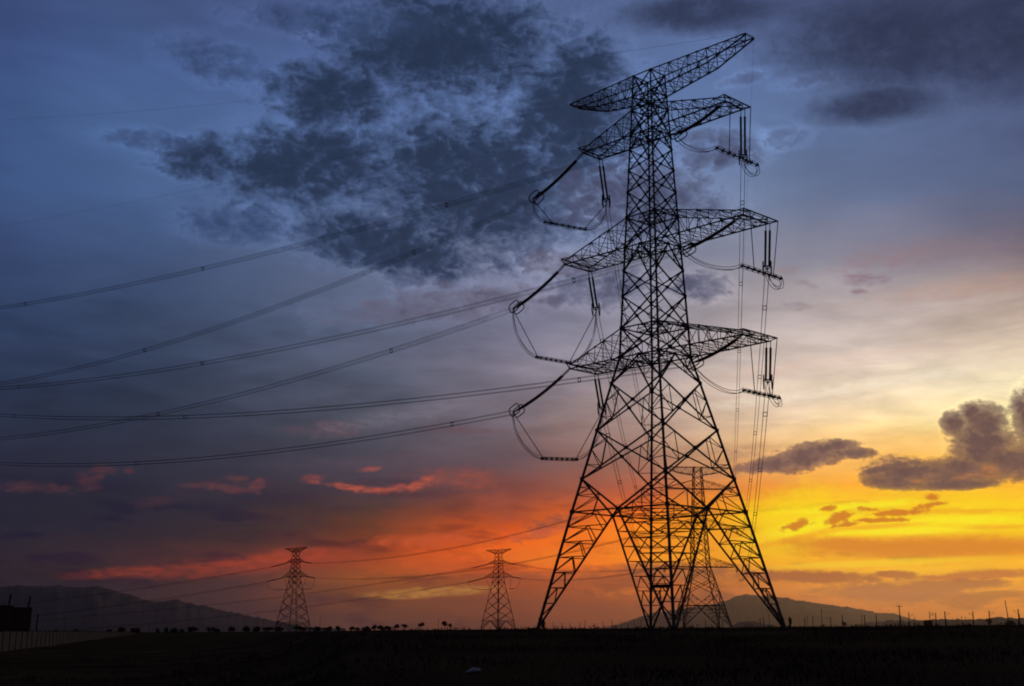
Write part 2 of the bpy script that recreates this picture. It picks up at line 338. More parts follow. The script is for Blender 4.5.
# ------------------------------------------------------------------ mesh helpers
class MB:
    def __init__(s): s.v = []; s.f = []; s.sm = []
    def bar(s, p, q, r, r2=None, n=4):
        p, q = Vector(p), Vector(q); d = q-p
        if d.length < 1e-4: return s
        d.normalize(); a = d.cross(Vector((0, 0, 1)) if abs(d.z) < .9 else Vector((1, 0, 0))).normalized(); b = d.cross(a)
        r2 = r if r2 is None else r2; i = len(s.v); off = math.pi/4 if n == 4 else 0
        k = 1.25 if n == 4 else 1
        for c, rr in ((p, r), (q, r2)):
            for j in range(n):
                t = off + 2*math.pi*j/n; s.v.append(tuple(c + (a*math.cos(t)+b*math.sin(t))*rr*k))
        for j in range(n): s.f.append((i+j, i+(j+1) % n, i+n+(j+1) % n, i+n+j))
        s.f.append(tuple(i+j for j in range(n))[::-1]); s.f.append(tuple(i+n+j for j in range(n)))
        return s
    def tube(s, pts, rad, n=6):
        """a tube along a polyline; rad is a number or a list"""
        pts = [Vector(p) for p in pts]; i0 = len(s.v); N = len(pts)
        for k, p in enumerate(pts):
            d = (pts[min(k+1, N-1)]-pts[max(k-1, 0)]).normalized()
            a = d.cross(Vector((0, 0, 1)) if abs(d.z) < .95 else Vector((1, 0, 0))).normalized(); b = d.cross(a)
            r = rad[k] if isinstance(rad, (list, tuple)) else rad
            for j in range(n):
                t = 2*math.pi*j/n; s.v.append(tuple(p+(a*math.cos(t)+b*math.sin(t))*r))
        for k in range(N-1):
            for j in range(n):
                s.f.append((i0+k*n+j, i0+k*n+(j+1) % n, i0+(k+1)*n+(j+1) % n, i0+(k+1)*n+j))
        s.f.append(tuple(i0+j for j in range(n))[::-1]); s.f.append(tuple(i0+(N-1)*n+j for j in range(n)))
        return s
    def box(s, c, h, rz=0):
        i = len(s.v); ca, sa = math.cos(rz), math.sin(rz)
        for z in (-1, 1):
            for x, y in ((-1, -1), (1, -1), (1, 1), (-1, 1)):
                X, Y = x*h[0], y*h[1]; s.v.append((c[0]+X*ca-Y*sa, c[1]+X*sa+Y*ca, c[2]+z*h[2]))
        for q in ((3, 2, 1, 0), (4, 5, 6, 7), (0, 1, 5, 4), (1, 2, 6, 5), (2, 3, 7, 6), (3, 0, 4, 7)): s.f.append(tuple(i+k for k in q))
        return s
    def build(s, name, m, parent=None, loc=None, smooth=False):
        me = bpy.data.meshes.new(name); me.from_pydata(s.v, [], s.f); me.materials.append(m)
        if smooth: me.polygons.foreach_set('use_smooth', [True]*len(me.polygons))
        o = bpy.data.objects.new(name, me); COL.objects.link(o)
        if parent: o.parent = parent
        if loc: o.location = loc
        return o
def tag(o, label=None, cat=None, group=None, kind=None):
    if label: o['label'] = label
    if cat: o['category'] = cat
    if group: o['group'] = group
    if kind: o['kind'] = kind
    return o
def empty(name, loc, rz=0):
    o = bpy.data.objects.new(name, None); COL.objects.link(o); o.location = loc; o.rotation_euler = (0, 0, rz)
    o.empty_display_size = .5; return o
def lerp(a, b, t): return tuple(x+(y-x)*t for x, y in zip(a, b))
ORD = 'first second third fourth fifth sixth seventh eighth ninth tenth eleventh twelfth thirteenth fourteenth fifteenth sixteenth seventeenth eighteenth nineteenth twentieth'.split()
ORD += ['twenty-'+w for w in ORD[:9]] + ['thirtieth']

# ------------------------------------------------------------------ ground
def smooth(a, b, x):
    t = min(max((x-a)/(b-a), 0), 1); return t*t*(3-2*t)
def hsh(i, j):
    n = (i*374761393 + j*668265263) & 0xffffffff; n = ((n ^ (n >> 13))*1274126177) & 0xffffffff
    return ((n ^ (n >> 16)) & 0xffff)/65535.0
def vn(x, y):
    i, j = math.floor(x), math.floor(y); u, v = x-i, y-j; u = u*u*(3-2*u); v = v*v*(3-2*v)
    return (hsh(i, j)*(1-u)+hsh(i+1, j)*u)*(1-v)+(hsh(i, j+1)*(1-u)+hsh(i+1, j+1)*u)*v
def plain(x, y): return EYE - .0036*y + .0125*x
def ground_z(x, y):
    r = math.hypot(x, y); al = math.degrees(math.atan2(x, y)) if r > 0 else 0
    lf = smooth(-7, -17, al)                                  # the hollow runs deeper and further out on the left
    z = plain(x, y) - (1.6 + .7*lf*smooth(5, 60, r))*(1-smooth(12, 75+760*lf, r)) - .12*smooth(20, 70, r)
    z += (vn(x*.35, y*.35)-.5)*.10*smooth(400, 60, r) + (vn(x*.05, y*.05)-.5)*.16*smooth(2000, 150, r)*smooth(5, 30, r)
    if r > 300: z += (vn(x*.006, y*.006)-.6)*.0011*min(r, 3000)
    return z
def build_ground():
    rs = [0.0] + [2*1.055**i for i in range(0, 182)]
    rs = [r for r in rs if r < 18500]
    na = 360; v = []; f = []
    angs = [math.pi*2*k/na for k in range(na)]
    # finer in front
    angs = sorted(set([round(a, 5) for a in angs] + [round((math.pi*2*k/1440) % (2*math.pi), 5) for k in range(-110, 111)]))
    n = len(angs)
    for r in rs[1:]:
        for a in angs:
            x, y = r*math.sin(a), r*math.cos(a); v.append((x, y, ground_z(x, y)))
    v.append((0, 0, ground_z(0, 0)))
    for k in range(len(rs)-2):
        for j in range(n): f.append((k*n+j, k*n+(j+1) % n, (k+1)*n+(j+1) % n, (k+1)*n+j))
    c = len(v)-1
    for j in range(n): f.append((c, (j+1) % n, j))
    me = bpy.data.meshes.new('ground'); me.from_pydata(v, [], [q[::-1] for q in f]); me.materials.append(SOIL)
    me.polygons.foreach_set('use_smooth', [True]*len(me.polygons))
    o = bpy.data.objects.new('ground', me); COL.objects.link(o); tag(o, kind='structure')
build_ground()

def build_grass():
    rnd = random.Random(3); v = []; f = []
    for k in range(52000):
        r = 27*(190/27)**(rnd.random()**.9); a = R(rnd.uniform(-25, 25)); x, y = r*math.sin(a), r*math.cos(a)
        if rnd.random() < .4 and vn(x*.3+7, y*.3) < .45: continue
        z = ground_z(x, y); h = rnd.uniform(.05, .15)*(.5+1.1*vn(x*.25, y*.25+50))*(1-.5*smooth(40, 90, r)); w = h*.16
        t = rnd.uniform(0, math.pi); dx, dy = math.cos(t)*w, math.sin(t)*w; lx, ly = rnd.uniform(-.6, .6)*h, rnd.uniform(-.6, .6)*h
        i = len(v)
        v += [(x-dx, y-dy, z-.02), (x+dx, y+dy, z-.02), (x+lx*.4+dx*.6, y+ly*.4+dy*.6, z+h*.6), (x+lx, y+ly, z+h)]
        f += [(i, i+1, i+2), (i, i+2, i+3)]
    for k in range(420):                                     # taller weeds in loose clumps
        r = rnd.uniform(45, 125); a = R(rnd.uniform(-25, 25)); x0, y0 = r*math.sin(a), r*math.cos(a); H = rnd.uniform(.12, .42)
        for q in range(rnd.randint(4, 12)):
            x, y = x0+rnd.gauss(0, .35), y0+rnd.gauss(0, .35); z = ground_z(x, y); h = H*rnd.uniform(.4, 1); w = .018
            lx, ly = rnd.uniform(-.4, .4)*h, rnd.uniform(-.4, .4)*h; i = len(v)
            v += [(x-w, y, z-.02), (x+w, y, z-.02), (x+lx*.4+w, y+ly*.4, z+h*.6), (x+lx, y+ly, z+h), (x+lx*.4-w*3, y+ly*.4, z+h*.75)]
            f += [(i, i+1, i+2), (i, i+2, i+3), (i+2, i+3, i+4)]
    me = bpy.data.meshes.new('field_grass'); me.from_pydata(v, [], f); me.materials.append(GRASSM)
    o = bpy.data.objects.new('field_grass', me); COL.objects.link(o)
    tag(o, 'short dry grass covering the dark field', 'grass', kind='stuff')
build_grass()

# ------------------------------------------------------------------ mountains
def range_(name, dist, depth, pts, seed, rough):
    """a ridge whose crest runs through the given (azimuth, elevation) directions at one distance"""
    dirs = [sky_dir(*q) for q in pts]
    a0, a1 = dirs[0][0], dirs[-1][0]; na = max(40, int((a1-a0)*14)); nd_ = 26; v = []; f = []
    for i in range(na+1):
        a = a0+(a1-a0)*i/na
        for k in range(len(dirs)-2):
            if a <= dirs[k+1][0]: break
        t = (a-dirs[k][0])/(dirs[k+1][0]-dirs[k][0]); t = min(max(t, 0), 1); t2 = t*t*(3-2*t)*.5+t*.5
        el = dirs[k][1]*(1-t2)+dirs[k+1][1]*t2
        for j in range(nd_+1):
            u = j/nd_*2-1; d = dist+u*depth
            x, y = d*math.sin(R(a)), d*math.cos(R(a))
            g = plain(x, y)-8
            crest = EYE+dist*math.tan(R(el)) + (vn(a*9+seed, 2.2)-.5)*rough + (vn(a*31+seed, 7.2)-.5)*rough*.5
            prof = max(0, 1-abs(u))**.85
            rid = (vn(a*2.2+seed+u*2.5, u*5)-.5)*.4*(1-abs(u))*min(1, abs(u)*4)
            v.append((x, y, g+max(crest-g, 0)*max(prof+rid*.5, 0) if abs(u) > 1e-6 else max(crest, g)))
    w = nd_+1
    for i in range(na):
        for j in range(nd_): f.append((i*w+j, (i+1)*w+j, (i+1)*w+j+1, i*w+j+1))
    me = bpy.data.meshes.new(name); me.from_pydata(v, [], f); me.materials.append(MOUNT)
    me.polygons.foreach_set('use_smooth', [True]*len(me.polygons))
    o = bpy.data.objects.new(name, me); COL.objects.link(o); tag(o, kind='structure')
range_('mountain_range', 11000, 2600, [(-330,636),(-240,608),(-150,592),(-60,588),(0,587),(22,585.5),(42,586.5),(60,585.5),(80,587.5),(97,586),(112,590),(130,595),(150,600.5),(162,601.5),(175,599.5),(190,603),(203,606),(230,612),(262,618),(290,624),(315,628),(345,633)], 3, 16)
range_('mountain', 14000, 2200, [(596,629),(620,624),(640,617),(652,613),(668,611),(690,607),(712,604.5),(727,600.2),(736,596.4),(745,594.2),(756,595.2),(770,596),(786,598),(800,600.5),(820,603.6),(845,606.5),(860,609),(880,613),(891,613),(905,617),(925,622),(950,628)], 11, 14)
range_('low_hills', 3800, 500, [(840,628),(862,623.5),(876,622),(890,620.5),(915,620.5),(940,619.5),(960,619),(978,619),(992,617.8),(1005,617.2),(1024,618.4),(1060,620),(1110,617),(1180,622),(1230,629)], 21, 5)
range_('low_hills', 3200, 300, [(724,629),(733,625.5),(740,622),(747,621),(756,621.6),(764,624.5),(774,629)], 31, 3)

# ------------------------------------------------------------------ lattice towers
def tower(name, label, group, loc, rz, cfg, steel):
    root = empty(name, loc, rz); tag(root, label, 'transmission tower', group)
    W = cfg['width']; K = cfg.get('k', 1.0)                # half width by height; member thickness factor
    def hw(z):
        for (za, ha), (zb, hb) in zip(W, W[1:]):
            if z <= zb: return ha+(hb-ha)*(z-za)/(zb-za)
        return W[-1][1]
    CN = [(-1, -1), (1, -1), (1, 1), (-1, 1)]
    P = lambda c, z: (CN[c % 4][0]*hw(z), CN[c % 4][1]*hw(z), z)
    mid = lambda c, z: lerp(P(c, z), P(c+1, z), .5)
    top = W[-1][0]
    for c in range(4):                                     # corner legs with gusset plates
        m = MB(); zs = [-.6]+[w[0] for w in W[1:]]
        zl = cfg['nodes']
        for a, b in zip(zl, zl[1:]):
            ra = (.128-.062*a/top)*K; rb = (.128-.062*b/top)*K
            m.bar((P(c, 0)[0], P(c, 0)[1], -.7) if a == zl[0] else P(c, a), P(c, b), ra, rb)
            if K > .5 and a > 1: m.box(P(c, a), (ra*1.4, ra*1.4, ra*2.0))
        m.build('leg', steel, root)
        fm = MB(); q = P(c, 0); fm.box((q[0], q[1], cfg.get('foot', 0)-.1), (.5, .5, .3)); fm.build('footing', CONC, root)
    for c in range(4):
        m = MB()
        for (za, zb, typ) in cfg['panels']:
            r = (.085-.028*za/top)*K
            A0, A1, B0, B1 = P(c, za), P(c+1, za), P(c, zb), P(c+1, zb)
            if typ in ('X', 'XR'):
                m.bar(A0, B1, r); m.bar(A1, B0, r)
                h0, h1 = hw(za), hw(zb); t = h0/(h0+h1); ctr = lerp(A0, B1, t)
                if K > .5: m.box(ctr, (r*2.2, r*2.2, r*2.2))
                if typ == 'XR':
                    for (X0, X1) in ((A0, B0), (A1, B1)):
                        d1 = lerp(X0, ctr, .46); d2 = lerp(X1, ctr, .36); la, lb = lerp(X0, X1, .3), lerp(X0, X1, .62)
                        m.bar(la, d1, r*.5); m.bar(lb, d2, r*.5); m.bar(d2, d1, r*.5); m.bar(lb, d1, r*.5)
                else:
                    if cfg.get('sub'):
                        lm0, lm1 = lerp(A0, B0, .5), lerp(A1, B1, .5)
                        m.bar(lm0, lerp(A0, ctr, .5), r*.5); m.bar(lm1, lerp(A1, ctr, .5), r*.5)
                        m.bar(lm0, lerp(B0, ctr, .5), r*.5); m.bar(lm1, lerp(B1, ctr, .5), r*.5)
            elif typ == 'L':
                q = mid(c, zb); m.bar(q, A0, r*1.1); m.bar(q, A1, r*1.1); m.bar(B0, B1, r)
                for (X0, X1) in ((A0, B0), (A1, B1)):
                    m.bar(lerp(X0, X1, .5), lerp(X0, q, .5), r*.5); m.bar(X1, lerp(X0, q, .5), r*.5); m.bar(lerp(X1, q, .5), lerp(X0, q, .5), r*.5)
                if K > .5: m.box(q, (r*2, r*2, r*2))
            elif typ == 'V':
                q = mid(c, za); m.bar(q, B0, r*1.1); m.bar(q, B1, r*1.1); m.bar(A0, A1, r)
                for (X0, X1) in ((A0, B0), (A1, B1)):
                    m.bar(lerp(X0, X1, .5), lerp(q, X1, .5), r*.5); m.bar(X0, lerp(q, X1, .5), r*.5); m.bar(lerp(X0, q, .5), lerp(q, X1, .5), r*.5)
                    if K > .5: m.bar(lerp(X0, X1, .75), lerp(q, X1, .75), r*.45); m.bar(lerp(X0, X1, .5), lerp(q, X1, .75), r*.45)
                if K > .5: m.box(q, (r*2, r*2, r*2))
            elif typ == 'H':
                m.bar(A0, A1, r)
        m.build('face_bracing', steel, root)
    zl = cfg['waist']                                      # spread feet: each corner leg is a three-sided truss
    nl = cfg.get('rungs', 8); r = .07*K
    for c in range(4):
        m = MB(); foot = P(c, 0)
        ma, mb = mid(c, zl), mid(c-1, zl)
        for q in (ma, mb): m.bar(foot, q, r*1.35)
        prev = None
        for i in range(1, nl):
            t = i/nl; L_ = lerp(foot, P(c, zl), t); a, b = lerp(foot, ma, t), lerp(foot, mb, t)
            m.bar(L_, a, r*.7); m.bar(L_, b, r*.7); m.bar(a, b, r*.5)
            if i < nl:
                t2 = (i+1)/nl; L2 = lerp(foot, P(c, zl), t2); a2, b2 = lerp(foot, ma, t2), lerp(foot, mb, t2)
                ha, hb = lerp(L2, a2, .55), lerp(L2, b2, .55)
                m.bar(L_, ha if i > 1 else a2, r*.75); m.bar(L_, hb if i > 1 else b2, r*.75)
                if i > 1: m.bar(ha, a, r*.65); m.bar(hb, b, r*.65)
        m.build('leg_bracing', steel, root)
    for z in cfg['diaphragms']:
        m = MB(); r = .05*K
        for c in range(4):
            m.bar(mid(c, z), mid(c+1, z), r)
            if K > .5: m.bar(lerp(P(c, z), P(c+1, z), .25), lerp(P(c, z), P(c-1, z), .25), r*.7)
        m.bar(mid(0, z), mid(2, z), r*.8); m.bar(mid(1, z), mid(3, z), r*.8)
        if K > .5:
            for c in range(4):
                q = mid(c, z); m.bar(lerp(q, mid(c+1, z), .5), lerp(q, mid(c-1, z), .5), r*.7)
        m.build('diaphragm', steel, root)
    for arm in cfg['arms']:
        s, zb, zt, L, w, n = arm['side'], arm['zb'], arm['zt'], arm['L'], arm['w'], arm.get('n', 7)
        hb, ht = hw(zb), hw(zt); m = MB(); r = .052*K
        def curve(yq, isb):
            pts = []
            for i in range(n+1):
                t = i/n
                if arm.get('top'):                          # earth-wire arm: flat upper chords, lower chords rise beyond half way
                    h0 = ht if not isb else hb
                    x = h0+(L-h0)*t; y = h0+(w-h0)*t
                    k, zf = arm.get('brk', (.6, .34)); zk = zb+(zt-.15-zb)*zf; z = zt if not isb else (zb+(zk-zb)*t/k if t < k else zk+(zt-.15-zk)*(t-k)/(1-k))
                else:
                    h0 = hb if isb else ht
                    x = h0+(L-h0)*t; y = h0+(w-h0)*t; z = zb if isb else zt+(zb+arm.get('tip', .45)-zt)*t
                pts.append((s*x, yq*y, z))
            return pts
        b0, b1, t0, t1 = curve(-1, True), curve(1, True), curve(-1, False), curve(1, False)
        for ch, rr in ((b0, 1.35), (b1, 1.35), (t0, 1.1), (t1, 1.1)):
            for p, q in zip(ch, ch[1:]): m.bar(p, q, r*rr)
        for (ca, cb, rr, alt) in ((b0, b1, .6, 0), (t0, t1, .55, 1), (b0, t0, .6, 0), (b1, t1, .6, 0)):
            for i in range(n+1):
                if i > 0: m.bar(ca[i], cb[i], r*rr)
                if i < n:
                    if alt == 0 and ca is b0 and cb is b1: m.bar(ca[i], cb[i+1], r*rr*.9); m.bar(cb[i], ca[i+1], r*rr*.9)
                    elif (i+alt) % 2: m.bar(ca[i], cb[i+1], r*rr)
                    else: m.bar(cb[i], ca[i+1], r*rr)
        if K > .5:
            for ch in (b0, b1, t0, t1):
                for p in (ch[0], ch[n//2]): m.box(p, (r*1.7,)*3)
        ca_o = m.build('crossarm', steel, root)
        if 'beam' in arm:                                   # end frame that carries the jumper
            q0, q1, dz = arm['beam']; x = s*(L+.5); m2 = MB()
            e0, e1 = (x, q0, zb+dz), (x, q1, zb+dz); m2.bar(e0, e1, r*1.2)
            for q, e in ((-w, q0), (w, q1)):
                m2.bar((s*L, q, zb), (x, e, zb+dz), r); m2.bar((s*L, q, zb+.45), (x, q*.5, zb+dz), r*.8)
                m2.bar((s*L*.86, q*1.05, zb+.6), (x, e, zb+dz), r*.8)
            for q in (-w*.35, w*.35): m2.bar((s*L, q, zb), (x, q, zb+dz), r*.8)
            m2.bar((s*L, -w, zb), (s*L, w, zb), r*1.4)
            m2.build('end_frame', steel, ca_o)
    return root

PHI = .8096
ZB = -.2944                                                 # tower foot relative to eye level
TX, TY = 15.322, 130.0
ZB = -.95
z = lambda v: v-ZB
main_cfg = dict(
    width=[(0, 9.18), (z(27.923), 2.6846), (z(60.37), 1.2386)],
    nodes=[0, z(11.47), z(14.8957), z(20.029), z(25.09), z(27.923), z(31.1456), z(34.68), z(37.56), z(40.2), z(43.624), z(46.532), z(49.07), z(51.51), z(53.238), z(56.22), z(57.82), z(60.37)],
    panels=[(z(11.47), z(14.8957), 'V'), (z(14.8957), z(20.029), 'XR'), (z(20.029), z(25.09), 'XR'), (z(25.09), z(27.923), 'L'),
            (z(27.923), z(31.1456), 'X'), (z(31.1456), z(34.68), 'X'), (z(34.68), z(37.56), 'X'), (z(37.56), z(40.2), 'L'),
            (z(40.2), z(43.624), 'X'), (z(43.624), z(46.532), 'X'), (z(46.532), z(49.07), 'X'), (z(49.07), z(51.51), 'X'), (z(51.51), z(53.238), 'L'),
            (z(53.238), z(56.22), 'X'), (z(56.22), z(57.82), 'X'), (z(57.82), z(60.37), 'X'),
            (z(31.1456), z(31.1456), 'H'), (z(43.624), z(43.624), 'H'), (z(56.22), z(56.22), 'H'), (z(57.82), z(57.82), 'H'), (z(60.369), z(60.369), 'H')],
    waist=z(11.47), rungs=8, sub=True, foot=.45,
    diaphragms=[z(11.47), z(27.923), z(31.1456), z(40.2), z(43.624), z(53.238), z(56.22), z(57.82)],
    arms=[dict(side=-1, zb=z(57.8175), zt=z(60.3695), L=11.5808, w=.7195, n=9, top=True),
          dict(side=1, zb=z(57.8175), zt=z(60.3695), L=13.7766, w=.7195, n=10, top=True),
          dict(side=-1, zb=z(53.2381), zt=z(56.2213), L=8.8528, w=1.5095, n=6, beam=(-1.83, 1.6, .67)),
          dict(side=1, zb=z(53.2381), zt=z(56.2213), L=11.4352, w=1.5095, n=7, beam=(-2.44, 2.25, .31)),
          dict(side=-1, zb=z(40.1999), zt=z(43.624), L=11.302, w=2.1191, n=7, beam=(-2.18, 2.1, .74)),
          dict(side=1, zb=z(40.1999), zt=z(43.624), L=13.5363, w=2.1191, n=8, beam=(-2.75, 3.2, .4)),
          dict(side=-1, zb=z(27.923), zt=z(31.1456), L=10.5561, w=2.1744, n=6, beam=(-2.2, 2.1, .7)),
          dict(side=1, zb=z(27.923), zt=z(31.1456), L=12.9626, w=2.1744, n=8, beam=(-2.83, 2.98, .4))])
T0 = tower('transmission_tower', 'tall dark steel lattice tower with three levels of crossarms, largest and nearest of all', 'lattice towers',
           (TX, TY, EYE+ZB), -PHI, main_cfg, STEEL)
# small sheet hung between the inner legs
m = MB(); m.box((0, 0, 0), (1.15, .03, .16)); m.bar((-1.5, 0, .24), (1.5, 0, .24), .04)
s0 = m.build('notice_plate', PAINT, T0, (6.85, -8.28, 4.55))

BODY = 9.0
zc = lambda v: v+.2944-BODY
CX, CY = 61.4, 410.0
c_cfg = dict(
    width=[(0, 7.9), (zc(27.923), 2.7), (zc(60.37), 1.25)], k=1.3,
    nodes=[0, 7.0, 11.0, 15.2, zc(27.923), zc(34), zc(40.2), zc(46.5), zc(53.238), zc(57.82), zc(60.37)],
    panels=[(7.0, 11.0, 'V'), (11.0, 15.2, 'X'), (15.2, zc(27.923), 'X'), (zc(27.923), zc(31.14), 'X'), (zc(31.14), zc(34.5), 'X'), (zc(34.5), zc(37.4), 'X'), (zc(37.4), zc(40.2), 'X'),
            (zc(40.2), zc(43.6), 'X'), (zc(43.6), zc(47), 'X'), (zc(47), zc(50.2), 'X'), (zc(50.2), zc(53.238), 'X'), (zc(53.238), zc(56.2), 'X'), (zc(56.2), zc(57.8), 'X'), (zc(57.8), zc(60.37), 'X'),
            (zc(27.923), zc(27.923), 'H'), (zc(40.2), zc(40.2), 'H'), (zc(53.238), zc(53.238), 'H'), (zc(60.36), zc(60.36), 'H')],
    waist=7.0, rungs=6, sub=True, diaphragms=[7.0, zc(27.923), zc(40.2), zc(53.238)],
    arms=[dict(side=s, zb=zc(57.8), zt=zc(60.37), L=10.6, w=.7, n=7, top=True) for s in (-1, 1)] +
         [dict(side=s, zb=zc(zb_), zt=zc(zt_), L=l_, w=1.6, n=5, tip=.4) for s in (-1, 1) for zb_, zt_, l_ in ((53.238, 56.2, 10.6), (40.2, 43.6, 12.2), (27.923, 31.14, 11.6))])
CZ = plain(CX, CY)
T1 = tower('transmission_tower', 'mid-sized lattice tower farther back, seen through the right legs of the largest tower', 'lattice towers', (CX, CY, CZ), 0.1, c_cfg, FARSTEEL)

def small_cfg(k):
    return dict(width=[(0, 5.8*k), (21.5*k, 2.0*k), (36.5*k, .95*k)], k=1.05,
        nodes=[0, 4.2*k, 8.5*k, 13*k, 17.5*k, 21.5*k, 26*k, 30*k, 34*k, 36.5*k],
        panels=[(4.2*k, 8.5*k, 'X'), (8.5*k, 13*k, 'X'), (13*k, 17.5*k, 'X'), (17.5*k, 21.5*k, 'X'), (21.5*k, 24*k, 'X'), (24*k, 26.5*k, 'X'), (26.5*k, 28.6*k, 'X'), (28.6*k, 30.2*k, 'X'), (30.2*k, 32*k, 'X'), (32*k, 34*k, 'X'), (34*k, 36.5*k, 'X'),
                (4.2*k, 4.2*k, 'H'), (21.5*k, 21.5*k, 'H'), (24*k, 24*k, 'H'), (30.2*k, 30.2*k, 'H')],
        waist=4.2*k, rungs=5, diaphragms=[4.2*k, 24*k],
        arms=[dict(side=s, zb=34.4*k, zt=36.5*k, L=8.2*k, w=.4, n=6, top=True, brk=(.5, .62)) for s in (-1, 1)] +
             [dict(side=s, zb=30.2*k, zt=31.8*k, L=6.1*k, w=.5, n=4, tip=.3) for s in (-1, 1)] +
             [dict(side=s, zb=23.8*k, zt=26.6*k, L=8.8*k, w=.6, n=5, tip=.3) for s in (-1, 1)])
EX, EY = -95.7, 560.0
GX, GY = -5.6, 560.0
EZ, GZ = plain(EX, EY)-.3, plain(GX, GY)-.2
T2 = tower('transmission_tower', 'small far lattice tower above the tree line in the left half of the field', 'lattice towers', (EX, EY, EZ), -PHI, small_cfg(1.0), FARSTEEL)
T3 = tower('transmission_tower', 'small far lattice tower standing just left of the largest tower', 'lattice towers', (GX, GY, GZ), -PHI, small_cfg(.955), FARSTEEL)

# ------------------------------------------------------------------ insulators, jumpers and conductors of the main tower
def vE(x, y, zz): return Vector((x, y, zz+EYE))
DA = Vector((math.cos(R(140)), math.sin(R(140)), 0)); DB = Vector((.1679, .9858, 0))
NA = Vector((-DA.y, DA.x, 0)); NB = Vector((-DB.y, DB.x, 0))
LEVEL = {'2': 'upper', '3': 'middle', '4': 'lower'}
AL = {'L2': (vE(8.12, 135.37, 53.24), 7.43, (7.718e-04, -.1666, 50.38), [27.0, 85.8, 140]),
      'L3': (vE(5.99, 136.72, 40.20), 7.69, (7.033e-04, -.1322, 37.11), [27.9, 78.0, 130]),
      'L4': (vE(6.47, 136.14, 27.92), 8.25, (6.550e-04, -.0591, 24.28), [17.8, 83.3, 135]),
      'R2': (vE(22.12, 120.68, 53.24), 6.24, (3.974e-04, -.0332, 51.25), [39.5, 88.9, 140]),
      'R3': (vE(23.12, 118.74, 40.20), 7.14, (5.051e-04, -.0634, 38.24), [21.3, 88.5, 140]),
      'R4': (vE(22.69, 119.12, 27.92), 5.99, (5.038e-04, -.0101, 25.85), [20.1, 91.3, 140])}
PB = {'L2': vE(10.31, 137.45, 53.24), 'L3': vE(9.06, 139.64, 40.20), 'L4': vE(9.61, 139.14, 27.92),
      'R2': vE(24.30, 122.76, 53.24), 'R3': vE(26.19, 121.66, 40.20), 'R4': vE(25.84, 122.11, 27.92)}
def polyA(k, t):
    P, t0, co, spc = AL[k]; q = P+DA*t; q.z = co[0]*t*t+co[1]*t+co[2]+EYE; return q
def insulator(P, Y, side, sag, label, group, gap=.21, ring=True):
    root = empty('insulator_string', P); tag(root, label, 'insulator', group)
    d = Y-P; L = d.length; n = 46
    def pt(t): return d*t+Vector((0, 0, -sag*4*t*(1-t)))
    for sgn in (-1, 1):
        o = side*gap*sgn; pts = []; rad = []
        for i in range(n):
            t = .13+.72*i/n; dt = .72/n
            for q, rr in ((0, .06), (.25, .125), (.5, .125), (.75, .06)):
                pts.append(pt(t+dt*q)+o); rad.append(rr)
        MB().tube(pts, rad, 8).build('disc_string', CERAM, root)
    m = MB(); a, b = pt(.11), pt(.87)
    for sgn in (-1, 1): m.bar(side*gap*sgn*.9, pt(.135)+side*gap*sgn, .045)
    m.bar(side*gap*-1.3, side*gap*1.3, .05)
    m.build('link', STEEL, root)
    m = MB(); m.bar(b-side*gap*1.8, b+side*gap*1.8, .07); m.bar(b, pt(1.0), .07)
    for sgn in (-1, 1): m.bar(b+side*gap*sgn*1.6, pt(.97), .05); m.bar(pt(.85)+side*gap*sgn, b+side*gap*sgn, .05)
    m.build('yoke_plate', STEEL, root)
    if ring:
        e = d.normalized(); up = side.cross(e).normalized()
        for sgn in (-1, 1):
            m = MB(); c = pt(.93)+side*.42*sgn; pts = []
            for k in range(25):
                t = 2*math.pi*k/24; x = math.cos(t); y = math.sin(t)
                pts.append(c+e*.75*math.copysign(abs(x)**.45, x)+up*.55*math.copysign(abs(y)**.45, y))
            m.tube(pts, .06, 6); m.build('grading_ring', ALU, root)
    return root
def bundle(pts_fn, ts, spacers, label, group, spread=.22, rad=.021, quad=True, name='power_line'):
    pts = [pts_fn(t) for t in ts]; root = empty(name, pts[0]); tag(root, label, 'power line', group)
    d = (pts[-1]-pts[0]); side = Vector((-d.y, d.x, 0)).normalized(); upv = Vector((0, 0, 1))
    offs = [(-1, -1), (1, -1), (-1, 1), (1, 1)] if quad else [(0, 0)]
    for a, b in offs:
        MB().tube([p-pts[0]+(side*a+upv*b)*spread for p in pts], rad, 5).build('conductor', ALU, root)
    for t in spacers:
        c = pts_fn(t)-pts[0]; m = MB(); k = spread
        for (a, b), (a2, b2) in (((-1, -1), (1, -1)), ((1, -1), (1, 1)), ((1, 1), (-1, 1)), ((-1, 1), (-1, -1))):
            m.bar(c+(side*a+upv*b)*k, c+(side*a2+upv*b2)*k, .04)
        m.build('spacer', ALU, root)
    return root
YA, YB = {}, {}
